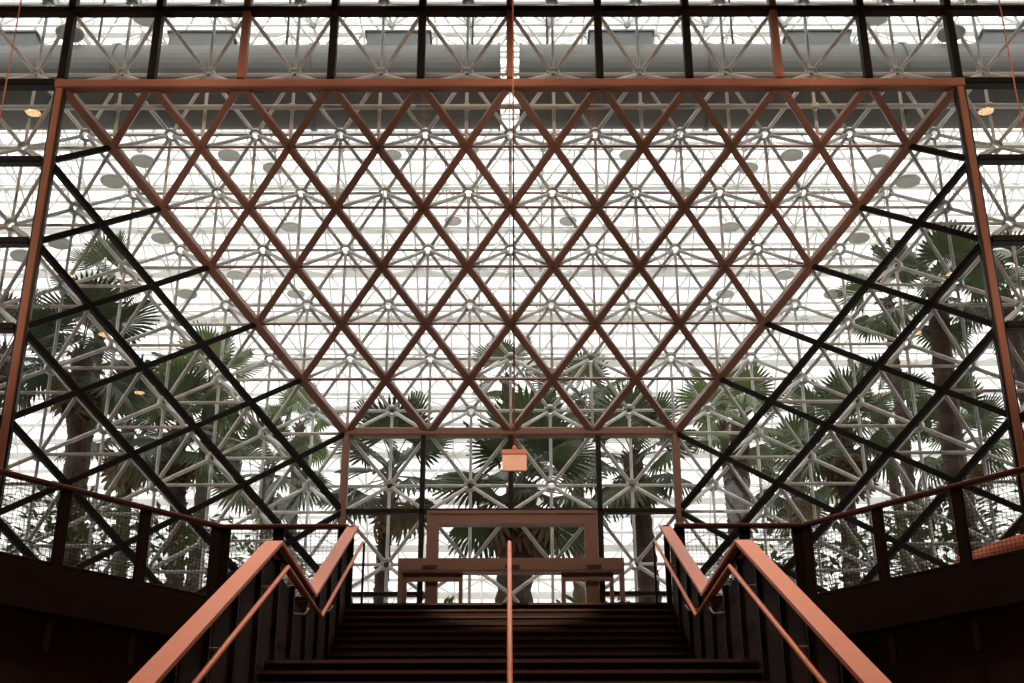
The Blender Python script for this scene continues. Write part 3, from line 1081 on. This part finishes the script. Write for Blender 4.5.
def palm(px, py, dist, label, leaf='leaf', n=26, scale=1.0, tr=0.2, dead=10, seed=0):
    r = random.Random(seed * 17 + 5)
    c = at(px, py, dist)
    base = V((c.x + r.uniform(-0.25, 0.25), c.y + r.uniform(-0.2, 0.2), GF - 0.04))
    o = thing('fan_palm', label, 'palm tree', base, 0, 'fan palms in the glasshouse garden')
    top = c - base
    m = MB()
    N = max(8, int(top.z / 0.22))
    pts, rad = [], []
    for i in range(N + 1):
        t = i / N
        bend = V((math.sin(t * PI) * 0.15 * (1 if seed % 2 else -1), 0, 0))
        pts.append(V((top.x * t, top.y * t, top.z * t)) + bend)
        rad.append(tr * (1.25 - 0.35 * t) * (1.0 + (0.10 if i % 2 else -0.06)) * (1.2 if i == 0 else 1))
    m.tube(pts, rad, 12)
    # old leaf bases sticking out below the crown
    for k in range(int(84)):
        a = k * 2.4
        t = 1 - 0.008 * k * 8 / max(3, top.z)
        if t < 0.05:
            break
        p = V((top.x * t + math.sin(t * PI) * 0.15 * (1 if seed % 2 else -1), top.y * t, top.z * t))
        d = V((math.cos(a), math.sin(a), 0.9)).normalized()
        m.tube([p + d * tr * 0.6, p + d * (tr + (0.16 if k < 20 else 0.09))], [0.06, 0.02], 5)
    m.build('trunk', MT['trunk'], o)
    for k in range(n):
        a = k * 2.39996 + r.uniform(-0.3, 0.3)
        e = math.radians(78 - 118 * (k + 0.5) / n + r.uniform(-8, 8))
        me = FAN[leaf][0 if e > 0.6 else 1 if e > -0.1 else 2]
        f_ = link('frond', me, o)
        sc = scale * r.uniform(0.85, 1.12)
        f_.matrix_basis = (M.Translation(top + V((0, 0, 0.05 - 0.25 * k / n))) @ M.Rotation(a, 4, 'Z') @ M.Rotation(-e, 4, 'Y')
                           @ M.Rotation(r.uniform(-0.5, 0.5), 4, 'X') @ M.Diagonal((sc, sc, sc, 1)))
    for k in range(dead):
        a = k * 2.39996 + 1
        e = math.radians(-48 - 34 * k / max(1, dead) + r.uniform(-6, 6))
        f_ = link('dry_frond', DEAD[0], o)
        sc = scale * r.uniform(0.8, 1.1)
        f_.matrix_basis = (M.Translation(top + V((0, 0, -0.25 - 0.3 * k / max(1, dead)))) @ M.Rotation(a, 4, 'Z') @ M.Rotation(-e, 4, 'Y')
                           @ M.Diagonal((sc, sc, sc, 1)))
    return o


PALMS = [
    (937, 292, 24.8, 'tall fan palm with thick brown trunk behind the right orange column', 'leaf', 12, 0.80, 0.21, 0),
    (82, 352, 24.8, 'tall dark fan palm with thick trunk behind the left orange column', 'leaf3', 14, 0.86, 0.22, 10),
    (846, 430, 28.5, 'fan palm with tan dry fronds under its crown, right of the doors', 'leaf', 14, 0.85, 0.17, 10),
    (178, 428, 28.5, 'fan palm with tan dry fronds under its crown, left of the doors', 'leaf', 14, 0.85, 0.17, 10),
    (740, 420, 32.0, 'fan palm with bare red brown trunk between the right stair rail and lattice corner', 'leaf2', 12, 0.85, 0.24, 0),
    (210, 384, 33.0, 'pale green fan palm rising behind the left black mullions', 'leaf2', 12, 0.85, 0.17, 0),
    (524, 484, 27.4, 'stout fan palm standing straight behind the sliding doors', 'leaf', 18, 1.0, 0.33, 14),
    (632, 456, 31.0, 'fan palm with shaggy brown trunk right of the door frame', 'leaf', 16, 0.98, 0.24, 3),
    (392, 472, 30.5, 'fan palm with thin splayed fronds left of the door frame', 'leaf3', 13, 1.05, 0.15, 3),
    (506, 378, 37.0, 'tall fan palm showing through the lowest middle diamonds', 'leaf', 9, 0.8, 0.16, 0),
    (580, 402, 41.0, 'fan palm crown showing through the lattice above the right door pane', 'leaf', 11, 0.9, 0.17, 0),
    (1004, 292, 29.5, 'fan palm cut by the right edge of the photo', 'leaf3', 12, 0.85, 0.17, 0),
    (6, 350, 29.5, 'fan palm cut by the left edge of the photo', 'leaf3', 12, 0.85, 0.18, 2),
    (720, 402, 38.0, 'bright green fan palm beside the lower right corner of the lattice', 'leaf2', 8, 0.75, 0.15, 0),
    (300, 425, 39.0, 'small fan palm beside the lower left corner of the lattice', 'leaf2', 9, 0.75, 0.15, 0),
    (268, 470, 35.0, 'low fan palm left of the upper left handrail end', 'leaf', 12, 0.9, 0.16, 3),
    (796, 474, 35.0, 'low fan palm right of the upper right handrail end', 'leaf', 12, 0.9, 0.16, 3),
    (105, 285, 34.0, 'tallest fan palm at the left, its crown high beside the column', 'leaf', 8, 0.85, 0.15, 0),
    (958, 440, 33.0, 'bushy low fan palm behind the right mesh guard', 'leaf', 14, 0.9, 0.18, 4),
    (128, 430, 33.0, 'bushy low fan palm behind the left mesh guard', 'leaf3', 14, 0.95, 0.18, 6),
    (888, 300, 33.0, 'high small crowned fan palm just left of the tall right palm', 'leaf', 8, 0.75, 0.14, 0),
    (880, 405, 36.0, 'fan palm between the tall right palm and the tan fronded one', 'leaf', 11, 0.85, 0.15, 0),
]
for n, (px, py, d, lab, lf, nf, sc, tr, dead) in enumerate(PALMS):
    palm(px, py, d, lab, lf, nf, sc, tr, dead, n)


# ------------------------------------------------------------------ shrubs on the garden floor
def shrub(x, y, hgt, rad_, label, seed):
    r = random.Random(seed * 31 + 2)
    o = thing('shrub', label, 'shrub', (x, y, GF - 0.04), 0, 'leafy shrubs on the garden floor')
    stem = MB()
    for k in range(6):
        a = k * 1.05
        stem.tube([(0.05 * math.cos(a), 0.05 * math.sin(a), 0), (rad_ * 0.35 * math.cos(a), rad_ * 0.35 * math.sin(a), hgt * 0.75)], [0.02, 0.008], 5)
    stem.build('stem', MT['trunk'], o)
    m = MB()
    for k in range(760):
        a = r.uniform(0, 2 * PI)
        q = math.sqrt(r.random())
        z = r.uniform(0.12, 1.0)
        rr = rad_ * q * math.sqrt(max(0.05, 1 - (z * 1.3 - 0.55) ** 2))
        c = V((rr * math.cos(a), rr * math.sin(a), z * hgt))
        d = V((math.cos(a) + r.uniform(-.6, .6), math.sin(a) + r.uniform(-.6, .6), r.uniform(-0.4, 1.0))).normalized()
        s_ = d.cross(V((0, 0, 1))).normalized()
        L = r.uniform(0.15, 0.32)
        wv = L * 0.24
        m.add([c, c + d * L * 0.5 + s_ * wv + V((0, 0, 0.01)), c + d * L, c + d * L * 0.5 - s_ * wv + V((0, 0, 0.01))], [(0, 1, 2, 3)])
    m.build('foliage', MT['shrub'], o)


SH = [(-9.5, 22.5, 3.6), (-7.6, 23.4, 3.3), (-6.2, 25.0, 3.4), (-4.6, 26.4, 3.0), (-8.6, 27.0, 4.6), (-5.6, 29.0, 4.4),
      (9.5, 22.5, 3.4), (7.6, 23.4, 3.2), (6.2, 25.0, 3.3), (4.6, 26.4, 2.9), (8.6, 27.0, 4.5), (5.6, 29.0, 4.3),
      (-1.6, 30.5, 3.0), (1.7, 29.8, 3.0), (0.9, 32.5, 2.9), (-3.3, 29.5, 2.8)]
for n, (x, y, hg) in enumerate(SH):
    sd = 'left' if x < 0 else 'right'
    ax = abs(x)
    if ax > 4:
        lab = '%s shrub %s seen through the %s mesh guard' % ('tall leafy' if hg > 4 else 'leafy green',
              {9.5: 'nearest the side', 7.6: 'second from the side', 6.2: 'third from the side', 4.6: 'nearest the stairs', 8.6: 'far back near the side', 5.6: 'far back near the stairs'}[ax], sd)
    else:
        lab = {-1.6: 'low shrub left of the stout palm seen through the open doors', 1.7: 'low shrub right of the stout palm seen through the open doors',
               0.9: 'low shrub far behind the stout palm at the doors', -3.3: 'low shrub behind the pane left of the doors'}[x]
    shrub(x, y, hg, 0.6 + hg * 0.16, lab, n)
